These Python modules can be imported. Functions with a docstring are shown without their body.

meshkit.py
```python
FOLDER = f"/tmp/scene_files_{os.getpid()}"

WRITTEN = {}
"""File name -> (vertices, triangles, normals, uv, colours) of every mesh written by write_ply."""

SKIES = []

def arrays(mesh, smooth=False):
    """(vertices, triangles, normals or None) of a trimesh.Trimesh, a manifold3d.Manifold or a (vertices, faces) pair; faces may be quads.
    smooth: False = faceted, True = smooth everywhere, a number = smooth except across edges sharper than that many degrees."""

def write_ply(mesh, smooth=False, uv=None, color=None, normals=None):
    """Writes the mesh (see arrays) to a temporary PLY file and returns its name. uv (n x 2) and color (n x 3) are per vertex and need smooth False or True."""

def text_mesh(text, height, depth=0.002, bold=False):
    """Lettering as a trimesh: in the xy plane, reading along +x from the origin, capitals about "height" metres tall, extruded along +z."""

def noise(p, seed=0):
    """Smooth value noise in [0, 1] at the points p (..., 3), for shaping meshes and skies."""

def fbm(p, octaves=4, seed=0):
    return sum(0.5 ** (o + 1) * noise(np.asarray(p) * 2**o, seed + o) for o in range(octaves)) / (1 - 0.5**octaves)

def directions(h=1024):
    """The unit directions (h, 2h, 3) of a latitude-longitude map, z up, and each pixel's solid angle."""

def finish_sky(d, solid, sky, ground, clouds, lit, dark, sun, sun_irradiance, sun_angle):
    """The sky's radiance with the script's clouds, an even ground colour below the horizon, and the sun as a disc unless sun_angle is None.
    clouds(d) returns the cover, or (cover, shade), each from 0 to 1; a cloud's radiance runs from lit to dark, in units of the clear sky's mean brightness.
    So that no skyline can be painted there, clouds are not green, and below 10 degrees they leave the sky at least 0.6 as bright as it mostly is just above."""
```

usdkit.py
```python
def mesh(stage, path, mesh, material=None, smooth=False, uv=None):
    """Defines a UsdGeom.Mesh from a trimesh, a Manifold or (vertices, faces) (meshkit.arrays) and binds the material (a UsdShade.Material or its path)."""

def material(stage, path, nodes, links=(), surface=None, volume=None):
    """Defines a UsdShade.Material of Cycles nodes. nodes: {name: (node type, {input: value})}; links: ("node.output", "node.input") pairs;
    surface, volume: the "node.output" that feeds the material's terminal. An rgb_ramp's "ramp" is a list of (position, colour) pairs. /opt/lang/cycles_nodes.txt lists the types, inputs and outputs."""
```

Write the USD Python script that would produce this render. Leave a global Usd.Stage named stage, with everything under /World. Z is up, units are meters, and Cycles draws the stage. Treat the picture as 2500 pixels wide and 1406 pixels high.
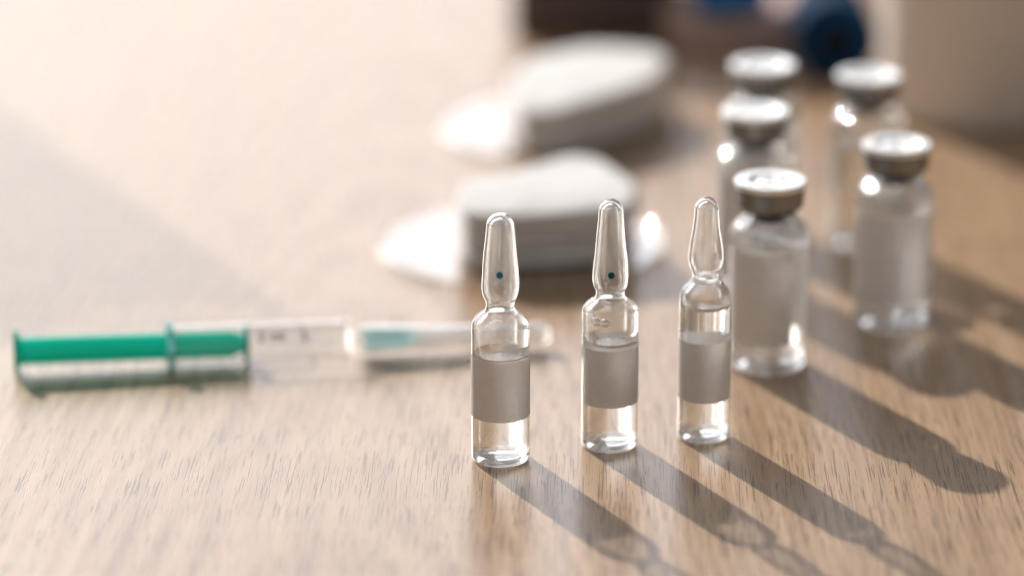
import math, random
import numpy as np
import trimesh
from scipy.interpolate import PchipInterpolator
from shapely.geometry import Polygon
from pxr import Usd, UsdGeom, UsdLux, UsdShade, Gf, Sdf
import usdkit, meshkit

random.seed(7)
rng = np.random.default_rng(7)
MM = 0.001
stage = Usd.Stage.CreateInMemory()
UsdGeom.SetStageUpAxis(stage, "Z")
UsdGeom.SetStageMetersPerUnit(stage, 1.0)
UsdGeom.Xform.Define(stage, "/World")
UsdGeom.Scope.Define(stage, "/World/Looks")

# ------------------------------------------------------------------ camera
PITCH = 18.4                       # degrees down
F_PX = 9200.0                      # focal length in pixels of the 2500 px wide photograph
DIST = F_PX / 12.0 * MM            # metres to the point in focus
_p0 = math.radians(PITCH) + math.atan((1160 - 703) / F_PX)
CAM = np.array([0.0, -DIST * math.cos(_p0), DIST * math.sin(_p0)])
cam = UsdGeom.Camera.Define(stage, "/World/camera")
cam.AddTranslateOp().Set(Gf.Vec3d(*CAM))
cam.AddRotateXOp().Set(90 - PITCH)
cam.CreateHorizontalApertureAttr(36.0)
cam.CreateVerticalApertureAttr(36.0 * 575 / 1024)
FOCAL = 36.0 * F_PX / 2500
cam.CreateFocalLengthAttr(FOCAL)
cam.CreateFStopAttr(FOCAL / 28.0)
cam.CreateFocusDistanceAttr(DIST * math.cos(math.atan((1160 - 703) / F_PX)) - 0.002)
cam.CreateClippingRangeAttr(Gf.Vec2f(0.02, 100.0))
cam.CreateExposureAttr(0.26)

# ------------------------------------------------------------------ light: low sun through a window behind left, sky in the window, dim room
SUN_AZ, SUN_EL = -27.2, 28.6
def aim(xf, pos, target):
    """Places a light at pos with its -z axis towards target."""
    z = Gf.Vec3d(*(np.asarray(pos, float) - np.asarray(target, float))).GetNormalized()
    up = Gf.Vec3d(0, 0, 1)
    x = (up ^ z).GetNormalized()
    y = z ^ x
    m = Gf.Matrix4d(x[0], x[1], x[2], 0, y[0], y[1], y[2], 0, z[0], z[1], z[2], 0, pos[0], pos[1], pos[2], 1)
    xf.AddTransformOp().Set(m)

az, el = math.radians(SUN_AZ), math.radians(SUN_EL)
sun_dir = np.array([math.sin(az) * math.cos(el), math.cos(az) * math.cos(el), math.sin(el)])
sun = UsdLux.DiskLight.Define(stage, "/World/sun_lamp")
sun.CreateRadiusAttr(0.05)
sun.CreateIntensityAttr(29000.0)
sun.CreateColorAttr(Gf.Vec3f(1.0, 0.945, 0.885))
aim(sun, sun_dir * 6.0, (0.03, 0.08, 0))

win = UsdLux.RectLight.Define(stage, "/World/window_light")
win.CreateWidthAttr(2.8)
win.CreateHeightAttr(1.5)
win.CreateIntensityAttr(2.45)
win.CreateColorAttr(Gf.Vec3f(0.95, 0.95, 1.0))
aim(win, (-1.02, 2.3, 1.05), (0.0, 0.1, 0.0))

dome = UsdLux.DomeLight.Define(stage, "/World/room_light")
usdkit.material(stage, "/World/Looks/room_air", {"b": ("background_shader", {"color": (1.0, 0.96, 0.94), "strength": 0.20})}, [], surface="b.background")
UsdShade.MaterialBindingAPI.Apply(dome.GetPrim()).Bind(UsdShade.Material.Get(stage, "/World/Looks/room_air"))

# ------------------------------------------------------------------ helpers
def un(px, py, z=0.0):
    """A pixel of the 2500 px wide photograph -> the point (metres) on the plane at height z (mm)."""
    th = math.radians(PITCH)
    a, b = (px - 1250) / F_PX, -(py - 703) / F_PX
    d = np.array([a, math.cos(th) + b * math.sin(th), -math.sin(th) + b * math.cos(th)])
    return CAM + (z * MM - CAM[2]) / d[2] * d

used = {}
def numbered(path):
    n = used.get(path, 0)
    used[path] = n + 1
    return path if n == 0 else f"{path}_{n:03d}"

def tag(p, label=None, cat=None, group=None, kind=None):
    for k, v in (("label", label), ("category", cat), ("group", group), ("kind", kind)):
        if v:
            p.SetCustomDataByKey(k, v)
    return p

def thing(name, label, cat, loc=(0, 0, 0), rotz=0.0, group=None):
    x = UsdGeom.Xform.Define(stage, numbered("/World/" + name))
    x.AddTranslateOp().Set(Gf.Vec3d(*map(float, loc)))
    if rotz:
        x.AddRotateZOp().Set(rotz)
    return tag(x.GetPrim(), label, cat, group)

def obj(name, mesh, mat, parent=None, smooth=35):
    """One Mesh prim; mesh in millimetres."""
    base = str(parent.GetPath()) if parent else "/World"
    v, f = (mesh.vertices, mesh.faces) if isinstance(mesh, trimesh.Trimesh) else mesh
    t = trimesh.Trimesh(np.asarray(v, float) * MM, np.asarray(f), process=False)
    return usdkit.mesh(stage, numbered(base + "/" + name), t, L[mat], smooth=smooth).GetPrim()

def lathe(profile, n=96, a0=0.0, a1=360.0, wobble=None):
    """Surface of revolution of [(r, z)...] (mm), outward faces for a profile that runs upwards outside. Points with r=0 close it."""
    full = abs(a1 - a0) >= 359.99
    sup = []                                    # support rings keep long straight runs flat under smooth shading
    for (r0, z0), (r1, z1) in zip(profile[:-1], profile[1:]):
        sup.append((r0, z0))
        d = math.hypot(r1 - r0, z1 - z0)
        if d > 0.7:
            for q in (0.12 / d, 1 - 0.12 / d):
                sup.append((r0 + (r1 - r0) * q, z0 + (z1 - z0) * q))
    profile = sup + [tuple(profile[-1])]
    k = n if full else n + 1
    ang = np.radians(a0 + (a1 - a0) * np.arange(k) / n)
    V, rows = [], []
    for i, (r, z) in enumerate(profile):
        if r < 1e-6:
            rows.append([len(V)] * k)
            V.append((0, 0, z))
        else:
            s = len(V)
            rows.append(list(range(s, s + k)))
            for a in ang:
                rr = r if wobble is None else r + wobble(a, z)
                V.append((rr * math.cos(a), rr * math.sin(a), z))
    Fc = []
    for A, B in zip(rows[:-1], rows[1:]):
        for j in range(n):
            j2 = (j + 1) % k
            a, b, c, d = A[j], A[j2], B[j2], B[j]
            if a != b:
                Fc.append((a, b, c))
            if c != d:
                Fc.append((a, c, d))
    return np.array(V, float), np.array(Fc, int)

def join(*ms):
    return trimesh.util.concatenate([m if isinstance(m, trimesh.Trimesh) else trimesh.Trimesh(*m, process=False) for m in ms])

def spline(pts, step=0.35):
    """Smooths a polyline of (r, z) by arc length (monotone, no overshoot)."""
    p = np.array(pts, float)
    t = np.concatenate([[0], np.cumsum(np.hypot(*np.diff(p, axis=0).T))])
    q = np.linspace(0, t[-1], max(4, int(t[-1] / step)))
    return np.stack([PchipInterpolator(t, p[:, 0])(q), PchipInterpolator(t, p[:, 1])(q)], 1)

def arc(cx, cz, r, d0, d1, n=8):
    return [(cx + r * math.cos(math.radians(d0 + (d1 - d0) * i / n)), cz + r * math.sin(math.radians(d0 + (d1 - d0) * i / n))) for i in range(n + 1)]

def inset(profile, d):
    """Offsets a (r, z) polyline to its left-hand inside by d."""
    p = np.array(profile, float)
    t = np.gradient(p, axis=0)
    t /= np.maximum(np.linalg.norm(t, axis=1, keepdims=True), 1e-9)
    nrm = np.stack([-t[:, 1], t[:, 0]], 1)
    q = p + nrm * np.reshape(d, (-1, 1))
    q[:, 0] = np.maximum(q[:, 0], 0)
    return q

def rotx(mesh, deg_axis):
    """Turns a lathe's z axis into +x."""
    v, f = mesh
    return np.stack([v[:, 2], -v[:, 1], v[:, 0]], 1)[:, [0, 1, 2]], f

# ------------------------------------------------------------------ materials
L = {}
def look(name, nodes, links=(), surface=None):
    L[name] = usdkit.material(stage, "/World/Looks/" + name, nodes, links, surface=surface)

def plain(name, color, rough=0.5, spec=0.5, **kw):
    look(name, {"p": ("principled_bsdf", {"base_color": color, "roughness": rough, "specular_ior_level": spec, **kw})}, surface="p.BSDF")

# --- oak: long fibres, cathedral growth bands, short dark pores
look("oak", {
    "geo": ("geometry", {}),
    "rot": ("mapping", {"rotation": (0, 0, math.radians(1.3))}),
    "sep": ("separate_xyz", {}),
    # cathedral phase  f = y + k (x-x0)^2  + noise
    "dx": ("math", {"math_type": "add", "value2": 0.036}),
    "dx2": ("math", {"math_type": "multiply"}),
    "kx2": ("math", {"math_type": "multiply", "value2": 95.0}),
    "f0": ("math", {"math_type": "add"}),
    "mw": ("mapping", {"scale": (14.0, 16.0, 1.0)}),
    "nw": ("noise_texture", {"scale": 1.0, "detail": 3.0, "roughness": 0.5}),
    "nws": ("math", {"math_type": "multiply", "value2": 0.10}),
    "f1": ("math", {"math_type": "add"}),
    "ph": ("math", {"math_type": "multiply", "value2": 140.0}),
    "sn": ("math", {"math_type": "sine"}),
    "band": ("map_range", {"from_min": -1.0, "from_max": 1.0, "to_min": 0.0, "to_max": 1.0}),
    # streaks
    "m1": ("mapping", {"scale": (210.0, 6.0, 1.0)}),
    "n1": ("noise_texture", {"scale": 1.0, "detail": 4.0, "roughness": 0.6}),
    "m2": ("mapping", {"scale": (900.0, 5.0, 1.0)}),
    "n2": ("noise_texture", {"scale": 1.0, "detail": 3.0, "roughness": 0.6}),
    # pores: two sizes
    "mp": ("mapping", {"scale": (3000.0, 68.0, 1.0)}),
    "np": ("noise_texture", {"scale": 1.0, "detail": 1.5, "roughness": 0.55, "distortion": 0.25}),
    "mp2": ("mapping", {"scale": (3400.0, 150.0, 1.0)}),
    "np2": ("noise_texture", {"scale": 1.0, "detail": 1.0, "roughness": 0.5}),
    "mm": ("mapping", {"scale": (150.0, 22.0, 1.0)}),
    "nm": ("noise_texture", {"scale": 1.0, "detail": 2.0, "roughness": 0.5}),
    "thr0": ("math", {"math_type": "multiply", "value2": 0.16}),
    "thr1": ("math", {"math_type": "multiply", "value2": 0.05}),
    "pa": ("math", {"math_type": "add"}),
    "pb": ("math", {"math_type": "add"}),
    "pore": ("map_range", {"from_min": 0.675, "from_max": 0.70, "to_min": 0.0, "to_max": 0.85, "clamp": True}),
    "pc": ("math", {"math_type": "add"}),
    "pore2": ("map_range", {"from_min": 0.77, "from_max": 0.83, "to_min": 0.0, "to_max": 1.0, "clamp": True}),
    "pm": ("math", {"math_type": "maximum"}),
    # colour
    "tone": ("rgb_ramp", {"ramp": [(0.25, (0.330, 0.208, 0.118)), (0.45, (0.425, 0.289, 0.178)), (0.62, (0.480, 0.337, 0.217)), (0.8, (0.520, 0.377, 0.253))]}),
    "bandc": ("mix", {"mix_type": "multiply", "color2": (0.86, 0.80, 0.75)}),
    "bandf": ("math", {"math_type": "multiply", "value2": 0.65}),
    "fine": ("rgb_ramp", {"ramp": [(0.32, (0.74, 0.69, 0.64)), (0.58, (1.0, 1.0, 1.0))]}),
    "finec": ("mix", {"mix_type": "multiply", "fac": 0.42}),
    "porec": ("mix", {"mix_type": "mix", "color2": (0.13, 0.072, 0.042)}),
    "poref": ("math", {"math_type": "multiply", "value2": 0.88}),
    # relief
    "hp": ("math", {"math_type": "multiply", "value2": -0.8}),
    "hf": ("math", {"math_type": "multiply", "value2": 0.45}),
    "h": ("math", {"math_type": "add"}),
    "bump": ("bump", {"strength": 0.22, "distance": 0.00008}),
    "rg": ("map_range", {"from_min": 0.3, "from_max": 0.7, "to_min": 0.25, "to_max": 0.34}),
    "p": ("principled_bsdf", {"specular_ior_level": 0.5, "diffuse_roughness": 0.3}),
}, [
    ("geo.position", "rot.vector"), ("rot.vector", "sep.vector"),
    ("sep.x", "dx.value1"), ("dx.value", "dx2.value1"), ("dx.value", "dx2.value2"), ("dx2.value", "kx2.value1"),
    ("kx2.value", "f0.value1"), ("sep.y", "f0.value2"),
    ("rot.vector", "mw.vector"), ("mw.vector", "nw.vector"), ("nw.fac", "nws.value1"), ("f0.value", "f1.value1"), ("nws.value", "f1.value2"),
    ("f1.value", "ph.value1"), ("ph.value", "sn.value1"), ("sn.value", "band.value"),
    ("rot.vector", "m1.vector"), ("m1.vector", "n1.vector"), ("rot.vector", "m2.vector"), ("m2.vector", "n2.vector"),
    ("rot.vector", "mp.vector"), ("mp.vector", "np.vector"), ("rot.vector", "mp2.vector"), ("mp2.vector", "np2.vector"),
    ("rot.vector", "mm.vector"), ("mm.vector", "nm.vector"),
    ("nm.fac", "thr0.value1"), ("band.result", "thr1.value1"),
    ("np.fac", "pa.value1"), ("thr0.value", "pa.value2"), ("pa.value", "pb.value1"), ("thr1.value", "pb.value2"), ("pb.value", "pore.value"),
    ("np2.fac", "pc.value1"), ("thr0.value", "pc.value2"), ("pc.value", "pore2.value"),
    ("pore.result", "pm.value1"), ("pore2.result", "pm.value2"),
    ("n1.fac", "tone.fac"), ("tone.color", "bandc.color1"), ("band.result", "bandf.value1"), ("bandf.value", "bandc.fac"),
    ("n2.fac", "fine.fac"), ("bandc.color", "finec.color1"), ("fine.color", "finec.color2"),
    ("pm.value", "poref.value1"), ("poref.value", "porec.fac"), ("finec.color", "porec.color1"),
    ("porec.color", "p.base_color"),
    ("pm.value", "hp.value1"), ("n2.fac", "hf.value1"), ("hp.value", "h.value1"), ("hf.value", "h.value2"),
    ("h.value", "bump.height"), ("bump.normal", "p.normal"),
    ("n1.fac", "rg.value"), ("rg.result", "p.roughness"),
], surface="p.BSDF")

def thin_glass(name, tint, lo, hi, base=0.0, clear=(0.985, 0.99, 0.99), ior=1.5, r0=0.04, rough=0.02, gloss=0.05):
    """Thin-walled glass: clear where one looks straight through the wall, truly refracting towards its rims."""
    look(name, {"p": ("principled_bsdf", {"base_color": tint, "roughness": rough, "ior": ior, "transmission_weight": 1.0}),
                "t": ("transparent_bsdf", {"color": clear}), "g": ("glossy_bsdf", {"color": (1, 1, 1), "roughness": gloss}),
                "p5": ("math", {"math_type": "power", "value2": 5.0}), "fr": ("math", {"math_type": "multiply_add", "value2": 0.90, "value3": r0}), "pane": ("mix_closure", {}),
                "lw": ("layer_weight", {"blend": 0.5}), "r": ("map_range", {"range_type": "smoothstep", "from_min": lo, "from_max": hi, "to_min": base, "to_max": 1.0, "clamp": True}),
                "m": ("mix_closure", {})},
         [("lw.facing", "p5.value1"), ("p5.value", "fr.value1"), ("fr.value", "pane.fac"), ("t.BSDF", "pane.closure1"), ("g.BSDF", "pane.closure2"), ("lw.facing", "r.value"), ("r.result", "m.fac"),
          ("pane.closure", "m.closure1"), ("p.BSDF", "m.closure2")], surface="m.closure")
thin_glass("glass", (0.985, 0.995, 0.992), 0.18, 0.74, 0.12, rough=0.0, gloss=0.03)
thin_glass("vial_glass", (0.985, 0.995, 0.992), 0.15, 0.65, 0.10, gloss=0.05)
thin_glass("barrel_plastic", (0.985, 0.99, 0.99), 0.62, 1.0)
look("bottle_glass", {"t": ("transparent_bsdf", {"color": (0.98, 0.985, 0.98)}), "d": ("translucent_bsdf", {"color": (0.9, 0.9, 0.9)}), "g": ("glossy_bsdf", {"roughness": 0.2}),
                      "m0": ("mix_closure", {"fac": 0.055}), "m": ("mix_closure", {"fac": 0.05})},
     [("t.BSDF", "m0.closure1"), ("d.BSDF", "m0.closure2"), ("m0.closure", "m.closure1"), ("g.BSDF", "m.closure2")], surface="m.closure")
thin_glass("dish_glass", (0.985, 0.99, 0.99), 0.90, 1.0, 0.0, r0=0.09, gloss=0.04)
look("water", {"p": ("principled_bsdf", {"base_color": (0.995, 1.0, 0.998), "roughness": 0.0, "ior": 1.333, "transmission_weight": 1.0})}, surface="p.BSDF")
look("clear_plastic", {"p": ("principled_bsdf", {"base_color": (0.97, 0.98, 0.98), "roughness": 0.06, "ior": 1.47, "transmission_weight": 1.0})}, surface="p.BSDF")
look("milky_plastic", {"t": ("principled_bsdf", {"base_color": (0.97, 0.98, 0.98), "roughness": 0.18, "ior": 1.45, "transmission_weight": 1.0}),
                       "d": ("diffuse_bsdf", {"color": (0.85, 0.86, 0.87)}), "tr": ("translucent_bsdf", {"color": (0.85, 0.86, 0.87)}),
                       "m1": ("mix_closure", {"fac": 0.5}), "m": ("mix_closure", {"fac": 0.12})},
     [("d.BSDF", "m1.closure1"), ("tr.BSDF", "m1.closure2"), ("t.BSDF", "m.closure1"), ("m1.closure", "m.closure2")], surface="m.closure")
look("cyan_plastic", {"t": ("principled_bsdf", {"base_color": (0.62, 0.90, 0.92), "roughness": 0.15, "ior": 1.45, "transmission_weight": 1.0}),
                      "d": ("diffuse_bsdf", {"color": (0.45, 0.80, 0.83)}), "tr": ("translucent_bsdf", {"color": (0.45, 0.82, 0.86)}),
                      "m1": ("mix_closure", {"fac": 0.5}), "m": ("mix_closure", {"fac": 0.5})},
     [("d.BSDF", "m1.closure1"), ("tr.BSDF", "m1.closure2"), ("t.BSDF", "m.closure1"), ("m1.closure", "m.closure2")], surface="m.closure")
look("frost", {"t": ("transparent_bsdf", {}), "d": ("diffuse_bsdf", {"color": (0.85, 0.87, 0.87)}), "tr": ("translucent_bsdf", {"color": (0.85, 0.87, 0.87)}),
               "m1": ("mix_closure", {"fac": 0.5}), "m": ("mix_closure", {"fac": 0.9})},
     [("d.BSDF", "m1.closure1"), ("tr.BSDF", "m1.closure2"), ("t.BSDF", "m.closure1"), ("m1.closure", "m.closure2")], surface="m.closure")
# paper labels: white, fibrous, letting some light through
look("label_paper", {
    "tc": ("texture_coordinate", {}), "n": ("noise_texture", {"scale": 5200.0, "detail": 3.0, "roughness": 0.7}),
    "n2": ("noise_texture", {"scale": 420.0, "detail": 3.0, "roughness": 0.6}),
    "r": ("rgb_ramp", {"ramp": [(0.3, (0.66, 0.63, 0.62)), (0.7, (0.80, 0.78, 0.77))]}),
    "r2": ("rgb_ramp", {"ramp": [(0.3, (0.92, 0.92, 0.92)), (0.7, (1, 1, 1))]}),
    "mx": ("mix", {"mix_type": "multiply", "fac": 1.0}),
    "d": ("diffuse_bsdf", {}), "t": ("translucent_bsdf", {}), "m": ("mix_closure", {"fac": 0.2})},
    [("tc.object", "n.vector"), ("tc.object", "n2.vector"), ("n.fac", "r.fac"), ("n2.fac", "r2.fac"), ("r.color", "mx.color1"), ("r2.color", "mx.color2"),
     ("mx.color", "d.color"), ("mx.color", "t.color"), ("d.BSDF", "m.closure1"), ("t.BSDF", "m.closure2")], surface="m.closure")
look("aluminium", {
    "tc": ("texture_coordinate", {}), "n": ("noise_texture", {"scale": 900.0, "detail": 3.0}),
    "r": ("map_range", {"from_min": 0.3, "from_max": 0.7, "to_min": 0.34, "to_max": 0.48}),
    "p": ("principled_bsdf", {"base_color": (0.82, 0.84, 0.85), "metallic": 0.75})},
    [("tc.object", "n.vector"), ("n.fac", "r.value"), ("r.result", "p.roughness")], surface="p.BSDF")
plain("crimp_metal", (0.19, 0.20, 0.21), 0.30, metallic=1.0)
plain("stopper_rubber", (0.03, 0.03, 0.033), 0.55)
plain("steel", (0.75, 0.76, 0.78), 0.18, metallic=1.0)
plain("dot_blue", (0.005, 0.17, 0.27), 0.4)
plain("dot_cyan", (0.01, 0.42, 0.55), 0.4)
plain("dot_navy", (0.002, 0.03, 0.07), 0.4)
plain("print_ink", (0.13, 0.13, 0.14), 0.5)
look("green_plastic", {"p": ("principled_bsdf", {"base_color": (0.0, 0.19, 0.125), "specular_ior_level": 0.3, "roughness": 0.28, "subsurface_weight": 0.4, "subsurface_scale": 0.004, "subsurface_radius": (0.2, 1.0, 0.8)})}, surface="p.BSDF")
look("gauze", {
    "tc": ("texture_coordinate", {}), "n": ("noise_texture", {"scale": 1500.0, "detail": 4.0, "roughness": 0.7}), "n2": ("noise_texture", {"scale": 160.0, "detail": 3.0}),
    "a": ("math", {"math_type": "add"}), "b": ("bump", {"strength": 0.7, "distance": 0.0006}),
    "r": ("rgb_ramp", {"ramp": [(0.3, (0.58, 0.575, 0.57)), (0.7, (0.68, 0.68, 0.68))]}),
    "p": ("principled_bsdf", {"roughness": 0.9, "specular_ior_level": 0.1, "sheen_weight": 0.2})},
    [("tc.object", "n.vector"), ("tc.object", "n2.vector"), ("n.fac", "a.value1"), ("n2.fac", "a.value2"), ("a.value", "b.height"), ("b.normal", "p.normal"),
     ("n2.fac", "r.fac"), ("r.color", "p.base_color")], surface="p.BSDF")
def cloth(name, c, rough=0.8, sc=700.0, bump=0.0004, spec=0.3):
    look(name, {"tc": ("texture_coordinate", {}), "n": ("noise_texture", {"scale": sc, "detail": 4.0, "roughness": 0.65}),
                "r": ("rgb_ramp", {"ramp": [(0.3, tuple(0.8 * x for x in c)), (0.7, tuple(1.1 * x for x in c))]}),
                "b": ("bump", {"strength": 0.5, "distance": bump}),
                "p": ("principled_bsdf", {"roughness": rough, "specular_ior_level": spec})},
         [("tc.object", "n.vector"), ("n.fac", "r.fac"), ("r.color", "p.base_color"), ("n.fac", "b.height"), ("b.normal", "p.normal")], surface="p.BSDF")
cloth("dark_leather", (0.10, 0.072, 0.066), 0.55)
cloth("mauve_bandage", (0.62, 0.46, 0.41), 0.9, 1500)
cloth("blue_bandage", (0.02, 0.15, 0.38), 0.9, 1500)
cloth("navy_bandage", (0.003, 0.026, 0.072), 0.85, 1500, 0.0004, 0.08)
cloth("beige_ceramic", (0.76, 0.69, 0.62), 0.45, 400, 0.00005)
plain("core_dark", (0.006, 0.006, 0.008), 0.8)

# ------------------------------------------------------------------ the table top
def rounded_box(x0, x1, y0, y1, z0, z1, r, n=3):
    import manifold3d as m3
    pts = []
    s = m3.Manifold.sphere(r, 4 * n)
    parts = [s.translate((x, y, z)) for x in (x0 + r, x1 - r) for y in (y0 + r, y1 - r) for z in (z0 + r, z1 - r)]
    h = m3.Manifold.batch_hull(parts).to_mesh()
    return np.array(h.vert_properties[:, :3], float), np.array(h.tri_verts, int)

tag(obj("table_top", rounded_box(-900, 900, -640, 900, -30, 0, 3), "oak", smooth=40),
    "pale oak table top with fine dark grain and long raking shadows", "table", kind="structure")

# ------------------------------------------------------------------ ampoules
def patch_disc(prof, zc, ac, rad, lift, n=24):
    """A small printed disc that follows the lathe profile at height zc and angle ac (degrees)."""
    z, r = prof[:, 1], prof[:, 0]
    o = np.argsort(z)
    def pt(dz, ds):
        rr = np.interp(zc + dz, z[o], r[o]) + lift
        a = math.radians(ac) + ds / rr
        return (rr * math.cos(a), rr * math.sin(a), zc + dz)
    V, Fc = [pt(0, 0)], []
    for ring in (0.5, 1.0):
        for k in range(n):
            t = 2 * math.pi * k / n
            V.append(pt(rad * ring * math.sin(t), rad * ring * math.cos(t)))
    for k in range(n):
        a, b = 1 + k, 1 + (k + 1) % n
        Fc += [(0, a, b), (a, n + a, n + b), (a, n + b, b)]
    return np.array(V), np.array(Fc)

def ampoule(px, py, label, R, outer_pts, tip, wall, level, lab, dot=None, ring=None, rot=0.0, tilt=(0, 0)):
    p = un(px, py)
    t = thing("ampoule", label, "ampoule", p, rot, "clear glass ampoules standing on the table")
    # outside: base, body, shoulder, neck, bulb, tip
    base = [(0, 0.35), (R * 0.55, 0.25), (R - 1.5, 0.0)] + arc(R - 1.25, 1.25, 1.25, -80, 0, 7)
    up = spline([(R, 1.6)] + outer_pts, 0.3)
    ztop, rtip = tip
    outer = np.vstack([base, up, [(outer_pts[-1][0] * c, outer_pts[-1][1] + (ztop - outer_pts[-1][1]) * s) for c, s in
                                  [(math.cos(a), math.sin(a)) for a in np.linspace(0, math.pi / 2, 10)[1:]]]])
    outer[-1, 0] = 0
    inn_side = inset(up, wall)
    floor_z = 1.5
    inn = np.vstack([[(0, floor_z + 0.35), (R * 0.5, floor_z + 0.2)], arc(R - wall - 1.0, floor_z + 1.0, 1.0, -90, 0, 6),
                     inn_side[inn_side[:, 1] > floor_z + 1.3]])
    zi, ri = inn[-1, 1], inn[-1, 0]
    dome = [(ri * math.cos(a), zi + (ztop - 1.15 - zi) * math.sin(a)) for a in np.linspace(0, math.pi / 2, 9)[1:]]
    inn = np.vstack([inn, dome])
    inn[-1, 0] = 0
    rs = np.random.default_rng(int(px))
    ph = rs.uniform(0, 6.28, 6)
    def wob(a, z):
        k = 0.010 + 0.024 * max(0.0, min(1.0, (z - 28) / 8.0))
        return k * (math.sin(2 * a + ph[0] + z * .31) + 0.6 * math.sin(3 * a + ph[1] - z * .53) + 0.5 * math.sin(a + ph[2] + z * .8))
    ov, of = lathe(outer, 120, wobble=wob)
    iv, if_ = lathe(inn, 120, wobble=lambda a, z: 0.7 * wob(a + 0.4, z))
    obj("glass", join((ov, of), (iv, if_[:, ::-1])), "glass", t, smooth=50)
    # liquid with a meniscus, a hair into the glass
    e = 0.03
    lo = inn[inn[:, 1] < level].copy()
    rl = np.interp(level, inn_side[:, 1], inn_side[:, 0])
    body = lo + np.array([e, 0.0]) * (lo[:, :1] > 0.5)
    body[lo[:, 1] < floor_z + 0.9, 1] -= e
    m = [(rl + e, level + 0.05)] + [((rl - 0.02) * q, level - 1.25 * (1 - math.exp(-(1 - q) * rl / 0.9))) for q in (0.99, 0.96, 0.92, 0.87, 0.8, 0.7, 0.55, 0.35, 0.15)] + [(0, level - 1.24)]
    obj("liquid", lathe(np.vstack([body, m]), 120, wobble=lambda a, z: 0.0 if z > level - 1.5 else 0.7 * wob(a + 0.4, z)), "water", t, smooth=50)
    z0, z1, a0, a1 = lab
    obj("label", lathe([(R + 0.06, z0 + (z1 - z0) * i / 6) for i in range(7)], 120, a0, a1), "label_paper", t, smooth=50)
    if dot:
        zc, ac, rad, c0, c1 = dot
        obj("printed_dot", patch_disc(up, zc, ac, rad, 0.10), c0, t)
        obj("printed_dot_centre", patch_disc(up, zc, ac, rad * 0.78, 0.14), c1, t)
    if ring:
        zr0, zr1 = ring
        rr = [(np.interp(z, up[:, 1], up[:, 0]) + 0.07, z) for z in np.linspace(zr0, zr1, 5)]
        obj("score_ring", lathe(rr, 96), "frost", t, smooth=50)
    return t

# angles: -90 faces the camera, 0 is right, 180 is left
ampoule(1222, 1120, "left ampoule in front of the syringe needle, with a light blue dot", 6.0,
        [(6.0, 28.6), (5.9, 29.4), (5.4, 30.4), (4.4, 31.4), (3.35, 32.2), (3.02, 32.9), (2.96, 33.6), (3.1, 34.3), (3.62, 35.6), (3.88, 37.3), (3.72, 40.5), (3.3, 45.0), (2.85, 50.2)],
        (52.9, 0), 0.55, 23.2, (10.1, 23.2, -218, 88), dot=(40.9, -92, 0.72, "dot_cyan", "dot_blue"))
mid = ampoule(1487, 1086, "middle ampoule, dark navy dot on its bulb and a flat water drop at its shoulder", 5.85,
        [(5.85, 28.8), (5.75, 29.8), (5.2, 30.8), (4.2, 31.6), (3.25, 32.3), (2.95, 33.0), (3.0, 33.8), (3.42, 34.8), (3.72, 36.9), (3.55, 39.8), (3.2, 43.0), (2.5, 50.6)],
        (53.4, 0), 0.5, 23.6, (10.2, 22.5, -150, 150), dot=(38.2, -89, 0.78, "dot_cyan", "dot_navy"))
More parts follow.
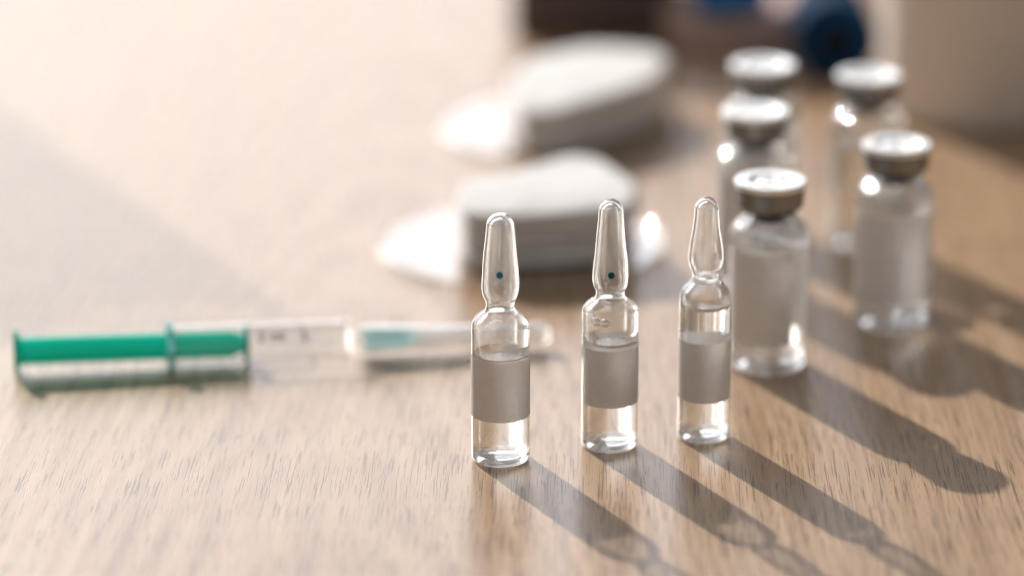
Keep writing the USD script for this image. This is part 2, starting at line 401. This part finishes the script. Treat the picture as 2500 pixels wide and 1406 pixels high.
ampoule(1716, 1066, "right ampoule with a white frosted ring round its narrow neck, filled up to its shoulder", 5.42,
        [(5.42, 29.6), (5.36, 31.0), (5.05, 32.2), (4.3, 33.2), (3.5, 34.0), (2.85, 34.7), (2.66, 35.3), (2.75, 36.0), (3.3, 37.5), (3.66, 39.5), (3.42, 42.2), (2.9, 45.4), (2.62, 49.4)],
        (52.4, 0), 0.6, 29.6, (9.3, 22.2, -172, 140), ring=(34.4, 35.4))

def droplet(t, R, zc, ac, w, h):
    """A flat drop of water clinging to the glass: two lobes side by side."""
    ms = []
    for dx, k in ((-0.28 * w, 1.0), (0.25 * w, 0.92)):
        m = trimesh.creation.icosphere(3, 1.0)
        m.apply_scale((0.32 * w * k, 0.35, 0.5 * h * k))
        m.apply_translation((dx, 0, 0.06 * h * (1 - k)))
        ms.append(m)
    import manifold3d as m3
    ms = [m3.Manifold(m3.Mesh(np.array(m.vertices, np.float32), np.array(m.faces, np.uint32))) for m in ms]
    u = (ms[0] + ms[1]).refine_to_length(0.12).to_mesh()
    v = np.array(u.vert_properties[:, :3], float)
    a = math.radians(ac) + v[:, 0] / R
    r = R + v[:, 1]
    obj("water_drop", (np.stack([r * np.cos(a), r * np.sin(a), zc + v[:, 2]], 1), np.array(u.tri_verts)), "water", t, smooth=True)

droplet(mid, 5.8, 28.6, -112, 3.7, 1.9)

# ------------------------------------------------------------------ vials
def vial(px, py, label, rot, lab, level):
    p = un(px, py, 43.0)
    p[2] = 0
    t = thing("vial", label, "vial", p, rot, "clear glass vials with aluminium caps")
    R = 8.6
    out = [(0, 0.9), (4.5, 0.75), (6.2, 0.2), (6.9, 0.0)] + arc(R - 1.9, 1.9, 1.9, -70, 0, 9) + [(R, 8), (R, 18), (R, 30.2)] + arc(R - 3.4, 30.4, 3.4, 0, 62, 10)
    out += [(5.9, 34.2), (5.55, 34.9), (5.4, 35.6), (5.4, 37.2), (5.7, 37.6), (6.3, 37.8), (6.3, 40.6)]
    inn = [(0, 2.6), (4.0, 2.5)] + arc(R - 1.0 - 2.2, 4.5, 2.2, -80, 0, 8) + [(R - 1.0, 18), (R - 1.0, 30.0)] + arc(R - 4.2, 30.2, 3.2, 0, 60, 8) + [(4.6, 34.0), (4.3, 35.0), (4.2, 40.6)]
    o, i = lathe(out, 96), lathe(inn, 96)
    rim = lathe([(6.3, 40.6), (4.2, 40.6)], 96)
    obj("glass", join(o, (i[0], i[1][:, ::-1]), rim), "vial_glass", t, smooth=40)
    li = [(r + (0.03 if r > 1 else 0), z - (0.03 if z < 3 else 0)) for r, z in inn if z < level]
    rl = R - 1.0
    m = [(rl + 0.03, level)] + [(rl * q, level - 0.6 * (1 - math.exp(-(1 - q) * rl / 1.1))) for q in (0.98, 0.94, 0.88, 0.8, 0.65, 0.4, 0.2)] + [(0, level - 0.6)]
    obj("liquid", lathe(li + m, 96), "water", t, smooth=40)
    z0, z1, a0, a1 = lab
    obj("label", lathe([(R + 0.07, z0 + (z1 - z0) * k / 6) for k in range(7)], 96, a0, a1), "label_paper", t, smooth=50)
    # crimp: skirt turned in under the glass rim, rounded shoulder; top disc with a raised ring and a dimple
    cap = [(5.6, 36.72), (6.75, 36.7), (7.1, 36.95), (7.2, 37.3), (7.36, 40.9), (7.36, 41.2)]
    cap_in = [(5.6, 36.95), (6.6, 37.0), (6.8, 37.4), (6.9, 41.2)]
    obj("crimp_cap", join(lathe(cap, 96), lathe(cap_in[::-1], 96), lathe([cap_in[0], cap[0]], 96)), "crimp_metal", t, smooth=35)
    top = [(6.8, 41.25), (7.5, 41.3), (7.68, 41.4), (7.72, 41.6), (7.72, 42.35), (7.62, 42.55), (7.4, 42.6), (5.2, 42.55), (4.9, 42.4), (4.7, 41.7), (3.0, 41.65), (2.8, 42.3), (2.5, 42.4), (1.3, 42.4), (1.1, 42.1), (0, 42.05)]
    obj("flip_top", join(lathe(top, 96), lathe([(0, 41.25), (6.8, 41.25)], 96)), "aluminium", t, smooth=35)
    obj("rubber_seal", lathe([(5.4, 35.9), (6.0, 35.9), (6.1, 36.1), (6.1, 36.6), (5.9, 36.72), (5.4, 36.72)], 72), "stopper_rubber", t, smooth=35)
    obj("stopper", lathe([(0, 33.8), (4.0, 33.8), (4.15, 34.2), (4.15, 40.7), (6.2, 40.75), (6.5, 41.0), (6.5, 41.2), (0, 41.2)], 72), "stopper_rubber", t, smooth=35)
    return t

vial(1882, 434, "nearest vial, standing just behind the right ampoule", 0, (7.2, 28.0, -330, -58), 28.5)
vial(1845, 264, "middle vial of the left column, directly behind the nearest vial", 0, (7.2, 28.0, -240, -40), 26.0)
vial(1864, 152, "farthest back vial on the left, in front of the mauve bandage roll", 0, (7.2, 28.0, -230, -30), 26.5)
vial(2122, 177, "right rear vial beside the beige cup and in front of the navy roll", 0, (7.2, 28.0, -50, 60), 25.5)
vial(2190, 345, "right front vial, its label turned to the viewer, apart from the others", 0, (7.0, 27.6, -176, -14), 28.0)

# ------------------------------------------------------------------ glass dishes and gauze
def dish(px, py, label, R=33.0):
    t = thing("petri_dish", label, "glass dish", un(px, py), 0, "round clear glass dishes holding gauze")
    H = 3.0
    floor = [(0, 0.0)] + [(R - 1.2, 0.0)] + arc(R - 1.2, 1.2, 1.2, -90, 0, 6)
    wall = [(R, 1.4), (R, H - 0.8)] + arc(R - 0.55, H - 0.8, 0.55, 0, 180, 8) + [(R - 1.1, 2.0)] + arc(R - 1.7, 2.0, 0.6, 0, -90, 5)
    obj("dish_base", lathe(floor + wall + [(0, 1.4)], 128), "dish_glass", t, smooth=40)
    return t

dish(1271, 609, "nearer clear glass dish holding warm white gauze, behind the ampoules", 34.8)
dish(1372, 322, "farther clear glass dish holding the rear gauze pads")

def pad(poly_px, z0, z1, label, seed, lift=0.0, group="folded white gauze pads in the glass dishes"):
    """A puffy folded pad: outline given at pixels on the plane z1, edges rounded, top uneven."""
    pts = np.array([un(x, y, z1)[:2] / MM for x, y in poly_px])
    c = pts.mean(0)
    pg = Polygon(pts).buffer(-7.0).buffer(7.0, quad_segs=8)
    ring = np.array(pg.exterior.coords)[:-1]
    d = np.concatenate([[0], np.cumsum(np.hypot(*np.diff(np.vstack([ring, ring[:1]]), axis=0).T))])
    q = np.linspace(0, d[-1], 97)[:-1]
    rx = np.interp(q, d, np.append(ring[:, 0], ring[0, 0])) - c[0]
    ry = np.interp(q, d, np.append(ring[:, 1], ring[0, 1])) - c[1]
    if Polygon(np.stack([rx, ry], 1)).exterior.is_ccw is False:
        rx, ry = rx[::-1], ry[::-1]
    h = z1 - z0
    rows = []
    rr = min(2.6, h * 0.47)
    prof = [(0.0, z0), (0.6, z0), (0.93, z0)] + [(1 - rr / 21 * (1 - math.cos(a)), z0 + rr - rr * math.cos(a + math.pi / 2) if False else z0 + rr * (1 - math.cos(a))) for a in []]
    for k in range(5):
        a = math.pi / 2 * k / 4
        prof.append((1 - rr / 21 * (1 - math.sin(a)), z0 + rr * (1 - math.cos(a))))
    for k in range(5):
        a = math.pi / 2 * k / 4
        prof.append((1 - rr / 21 * (1 - math.cos(a)), z1 - rr * (1 - math.sin(a))))
    prof += [(0.85, z1 + 0.15), (0.7, z1 + 0.3), (0.5, z1 + 0.45), (0.3, z1 + 0.5), (0.0, z1 + 0.5)]
    V, F_ = [], []
    n = 96
    for s, z in prof:
        for k in range(n):
            V.append((rx[k] * s, ry[k] * s, z))
    V = np.array(V)
    for i in range(len(prof) - 1):
        for k in range(n):
            a, b = i * n + k, i * n + (k + 1) % n
            F_ += [(a, b, b + n), (a, b + n, a + n)]
    w = np.clip((V[:, 2] - z0) / h, 0, 1)
    V[:, 2] += w * (1.3 * (meshkit.fbm(np.stack([V[:, 0] / 9 + seed, V[:, 1] / 9, V[:, 0] * 0], 1)) - 0.5) + lift * V[:, 1] / 20.0)
    V[:, :2] *= 1 + 0.02 * (meshkit.noise(np.stack([V[:, 0] / 4, V[:, 1] / 4, V[:, 2] / 1.2 + seed], 1))[:, None] - 0.5)
    t = thing("gauze_pad", label, "gauze pad", (c[0] * MM, c[1] * MM, 0), 0, group)
    obj("folded_gauze", (V, np.array(F_)), "gauze", t, smooth=True)
    return t

front_poly = [(1112, 478), (1140, 524), (1330, 516), (1542, 500), (1562, 450), (1440, 366), (1280, 410), (1128, 444)]
back_poly = [(1234, 195), (1262, 252), (1345, 268), (1470, 235), (1600, 194), (1640, 140), (1600, 118), (1450, 108), (1290, 136)]
def lower(poly, dy, grow):
    p = np.array(poly, float)
    c = p.mean(0)
    return [tuple((q - c) * grow + c + np.array([0, dy])) for q in p]
def stack(poly, zs, labels, seed, lift, dys):
    for k, (lab_, z0, z1) in enumerate(zip(labels, zs[:-1], zs[1:])):
        top_ = k == len(labels) - 1
        q = lower(poly, dys * (zs[-1] - z1), 1.0 if top_ else 0.985 + 0.02 * math.sin(seed + 2.3 * k))
        if not top_:
            q = [(x + 3 * math.sin(seed * 3 + k * 1.9), y) for x, y in q]
        pad(q, z0 + 0.05, z1 - 0.05, lab_, seed + 3.1 * k, lift if top_ else lift * 0.3)
stack(front_poly, [1.45, 5.2, 8.6, 12.1, 16.0],
      ["bottom pad of the nearer gauze stack, lying on the glass", "second pad from the bottom of the nearer gauze stack", "third pad from the bottom of the nearer gauze stack, under the sunlit one",
       "sunlit top pad of the nearer gauze stack, creased and warm white"], 3.1, 0.5, 9.7)
stack(back_poly, [1.45, 6.0, 10.4, 15.0],
      ["bottom pad of the rear gauze stack, in the shade", "middle pad of the rear gauze stack, in the shade", "top pad of the rear gauze stack, cool white"], 9.2, 0.3, 8.6)

# ------------------------------------------------------------------ syringe
AXH = 5.0
sa, sb = un(40, 857, AXH), un(1340, 814, 3.2)
sdir = sb - sa
slen = np.hypot(sdir[0], sdir[1]) / MM
ang = math.degrees(math.atan2(sdir[1], sdir[0]))
syr = thing("syringe", "lying plastic syringe with green plunger and capped needle, behind the left ampoule", "syringe", (sa[0], sa[1], 0), ang)
def sx(px):
    """Distance (mm) along the syringe of a pixel column."""
    t = (px - 40) / 1300.0
    return slen * t
dip = (5.0 - 3.4) / slen          # the needle end lies lower
def lay(mesh):
    """Lathe built along z -> along the syringe axis, resting at AXH and dipping to the needle."""
    v, f = mesh
    x = v[:, 2]
    return np.stack([x, v[:, 0], v[:, 1] + AXH - dip * x], 1), f
RB = 4.75
rod0, rod1 = sx(46), sx(588)
obj("plunger_rod", lay(lathe([(0, rod0), (3.0, rod0), (3.05, rod0 + 1), (2.98, sx(395)), (2.95, sx(560)), (2.2, sx(575)), (2.0, rod1), (0, rod1)], 48)), "green_plastic", syr)
obj("thumb_rest", lay(lathe([(0, sx(33)), (4.5, sx(33)), (4.75, sx(33) + .3), (4.75, sx(33) + .9), (4.5, sx(33) + 1.2), (0, sx(33) + 1.2)], 64)), "green_plastic", syr)
obj("plunger_disc", lay(lathe([(0, sx(587)), (3.8, sx(587)), (4.05, sx(587) + .25), (4.05, sx(587) + .9), (3.8, sx(587) + 1.1), (0, sx(587) + 1.1)], 64)), "green_plastic", syr)
b0, b1 = sx(402), sx(856)
obj("barrel", lay(lathe([(4.15, b0), (4.6, b0), (RB, b0 + .2), (RB, b0 + 1.6), (RB, b1 - .6), (RB - .5, b1), (2.3, b1 + .1), (2.1, b1 + 1), (2.0, b1 + 4.2), (1.1, b1 + 4.2),
                           (1.1, b1 - .6), (4.0, b1 - .9), (4.15, b1 - 1.4), (4.15, b0)], 72)), "barrel_plastic", syr, smooth=35)
obj("barrel_flange", lay(lathe([(RB + .05, b0), (5.6, b0), (5.8, b0 + .3), (5.6, b0 + 1.2), (5.2, b0 + 1.3), (RB + .05, b0 + 1.5), (RB + .05, b0)], 64)), "cyan_plastic", syr)
# graduation marks and numerals printed on the upper front of the barrel
def on_barrel(m, x0, a):
    """Wraps a flat mesh (x along the axis, y up the barrel) on the barrel at the angle a (degrees from the viewer's side upwards)."""
    v = np.array(m.vertices)
    aa = math.radians(a) + v[:, 1] / RB
    r = RB + 0.03 + v[:, 2] * 0.3
    X = x0 + v[:, 0]
    return np.stack([X, -r * np.cos(aa), r * np.sin(aa) + AXH - dip * X], 1), m.faces
marks = []
for k in range(21):
    x = sx(606) + (b1 - 2.0 - sx(606)) * k / 20
    ln = 2.2 if k % 5 == 0 else 1.2
    m = trimesh.creation.box((0.18, ln, 0.02)); m = m.subdivide().subdivide()
    m.apply_translation((0, ln / 2, 0))
    marks.append(trimesh.Trimesh(*on_barrel(m, x, 48), process=False))
obj("scale_marks", join(*marks), "print_ink", syr, smooth=False)
for px_, s in ((618, "2 ml"), (722, "1")):
    m = meshkit.text_mesh(s, 2.2, 0.05, True)
    obj("scale_numeral", on_barrel(m, sx(px_), 22), "print_ink", syr, smooth=False)
h0, h1 = sx(886), sx(1015)
obj("needle_hub", lay(lathe([(1.3, h0), (2.5, h0), (2.5, h0 + .9), (2.15, h0 + 1.1), (1.85, h1 - 3), (1.1, h1 - .4), (0.6, h1), (0, h1)], 48)), "cyan_plastic", syr)
obj("needle", lay(lathe([(0, h1 - .5), (0.3, h1 - .5), (0.3, sx(1255)), (0, sx(1270))], 16)), "steel", syr)
c0, c1 = sx(872), sx(1338)
obj("needle_cap", lay(lathe([(2.75, c0), (3.15, c0), (3.2, c0 + .4), (3.1, c0 + 6), (2.65, c0 + 16), (2.15, c1 - 1), (1.8, c1), (0, c1), (0, c1 - .6), (1.5, c1 - .6), (1.65, c1 - 1.2), (2.15, c0 + 16), (2.6, c0 + 6), (2.75, c0)], 48)), "milky_plastic", syr)

# ------------------------------------------------------------------ clear bottle just left of the picture: only its pale shadow reaches in
_h = np.array([math.sin(az), math.cos(az)])
_e = un(205, 400)[:2] + _h * 0.125
RBt = 32.0
_c = _e + np.array([-_h[1], _h[0]]) * RBt * MM
bt = thing("glass_jar", "tall hazy glass jar just outside the left edge, casting a pale shadow", "jar", (_c[0], _c[1], 0))
HB = 150.0
bo = [(0, 1.0), (RBt - 3, 0.4)] + arc(RBt - 2.5, 2.5, 2.5, -80, 0, 6) + [(RBt, HB - 1)] + arc(RBt - 1, HB - 1, 1, 0, 90, 4)
bi = [(0, 3.0)] + arc(RBt - 4.0, 5.0, 2.5, -80, 0, 6) + [(RBt - 1.5, HB - 1), (RBt - 1.5, HB - .3), (RBt - 1, HB)]
_i = lathe(bi, 72)
obj("glass", join(lathe(bo, 72), (_i[0], _i[1][:, ::-1])), "bottle_glass", bt)

# ------------------------------------------------------------------ far back, out of focus
p = un(1252, 98)
t = thing("dark_case", "dark brown leather case at the top edge behind the rear gauze", "case", p)
w = (un(1660, 98)[0] - p[0]) / MM
obj("case_body", rounded_box(0, w, 0, 70, 0, 30, 3, 4), "dark_leather", t)
obj("case_lid", rounded_box(-0.6, w + .6, -0.8, 70.8, 30.2, 44, 3.5, 4), "dark_leather", t)

p = un(1790, 132)
t = thing("bandage_roll", "wide mauve bandage roll lying flat behind the farthest vial", "bandage", p + np.array([0, .019, 0]))
obj("wound_cloth", lathe([(0, 0), (19, 0), (20, 1)] + [(20, 9)] + arc(17, 9, 3, 0, 80, 6) + [(8, 12.2), (5, 12), (4.5, 11), (0, 10.8)], 64), "mauve_bandage", t)
p = un(1785, 48, 13.0)
t = thing("bandage_roll", "small blue bandage roll resting on the mauve roll", "bandage", (p[0], p[1] + .006, .0125), 20)
v, f = lathe([(0, -9), (7, -9), (7.8, -8.4), (8, -7.6), (8, 7.6), (7.8, 8.4), (7, 9), (0, 9)], 48)
obj("wound_cloth", (np.stack([v[:, 2], v[:, 0], v[:, 1] + 8], 1), f[:, ::1]), "blue_bandage", t)
p = un(2040, 205)
t = thing("bandage_roll", "dark navy bandage roll on its side beside the beige cup", "bandage", (p[0], p[1], 0), 0)
v, f = lathe([(4.8, 0.6), (5.0, 0.1), (10.9, 0.0), (11.8, 0.6), (12.0, 1.2), (12.0, 27), (11.5, 28), (0, 28)], 64)
obj("wound_cloth", (np.stack([v[:, 0], v[:, 2], v[:, 1] + 12.0], 1), f[:, ::-1]), "navy_bandage", t)
v, f = lathe([(0, 6), (4.8, 6), (4.8, 0.6)], 32)
obj("core", (np.stack([v[:, 0], v[:, 2], v[:, 1] + 12.0], 1), f[:, ::-1]), "core_dark", t)

p = un(2402, 330)
RC = 25.5
t = thing("cup", "large beige cup cut off by the right edge of the picture", "cup", (p[0], p[1] + RC * MM, 0))
prof = [(0, 0.6), (RC - 5, 0.6), (RC - 4, 0)] + arc(RC - 2.5, 2.5, 2.5, -70, 0, 6) + [(RC + .2, 30), (RC + .8, 86)] + arc(RC - .2, 86, 1.0, 0, 180, 6) + [(RC - 2, 30), (RC - 3.5, 5), (RC - 6, 3.5), (0, 3.5)]
obj("cup_body", lathe(prof, 96), "beige_ceramic", t)
ts = np.linspace(-80, 80, 15)
hp = np.array([[RC + 15 * math.cos(math.radians(a)) - 2, 0, 45 + 22 * math.sin(math.radians(a))] for a in ts])
hv, hf = [], []
for i, q in enumerate(hp):
    tan = hp[min(i + 1, 14)] - hp[max(i - 1, 0)]
    tan /= np.linalg.norm(tan)
    nrm = np.cross(tan, [0, 1, 0])
    for k in range(12):
        a = 2 * math.pi * k / 12
        hv.append(q + 2.6 * math.cos(a) * nrm + np.array([0, 3.8 * math.sin(a), 0]))
for i in range(14):
    for k in range(12):
        a, b = i * 12 + k, i * 12 + (k + 1) % 12
        hf += [(a, b, b + 12), (a, b + 12, a + 12)]
obj("handle", (np.array(hv), np.array(hf)), "beige_ceramic", t)
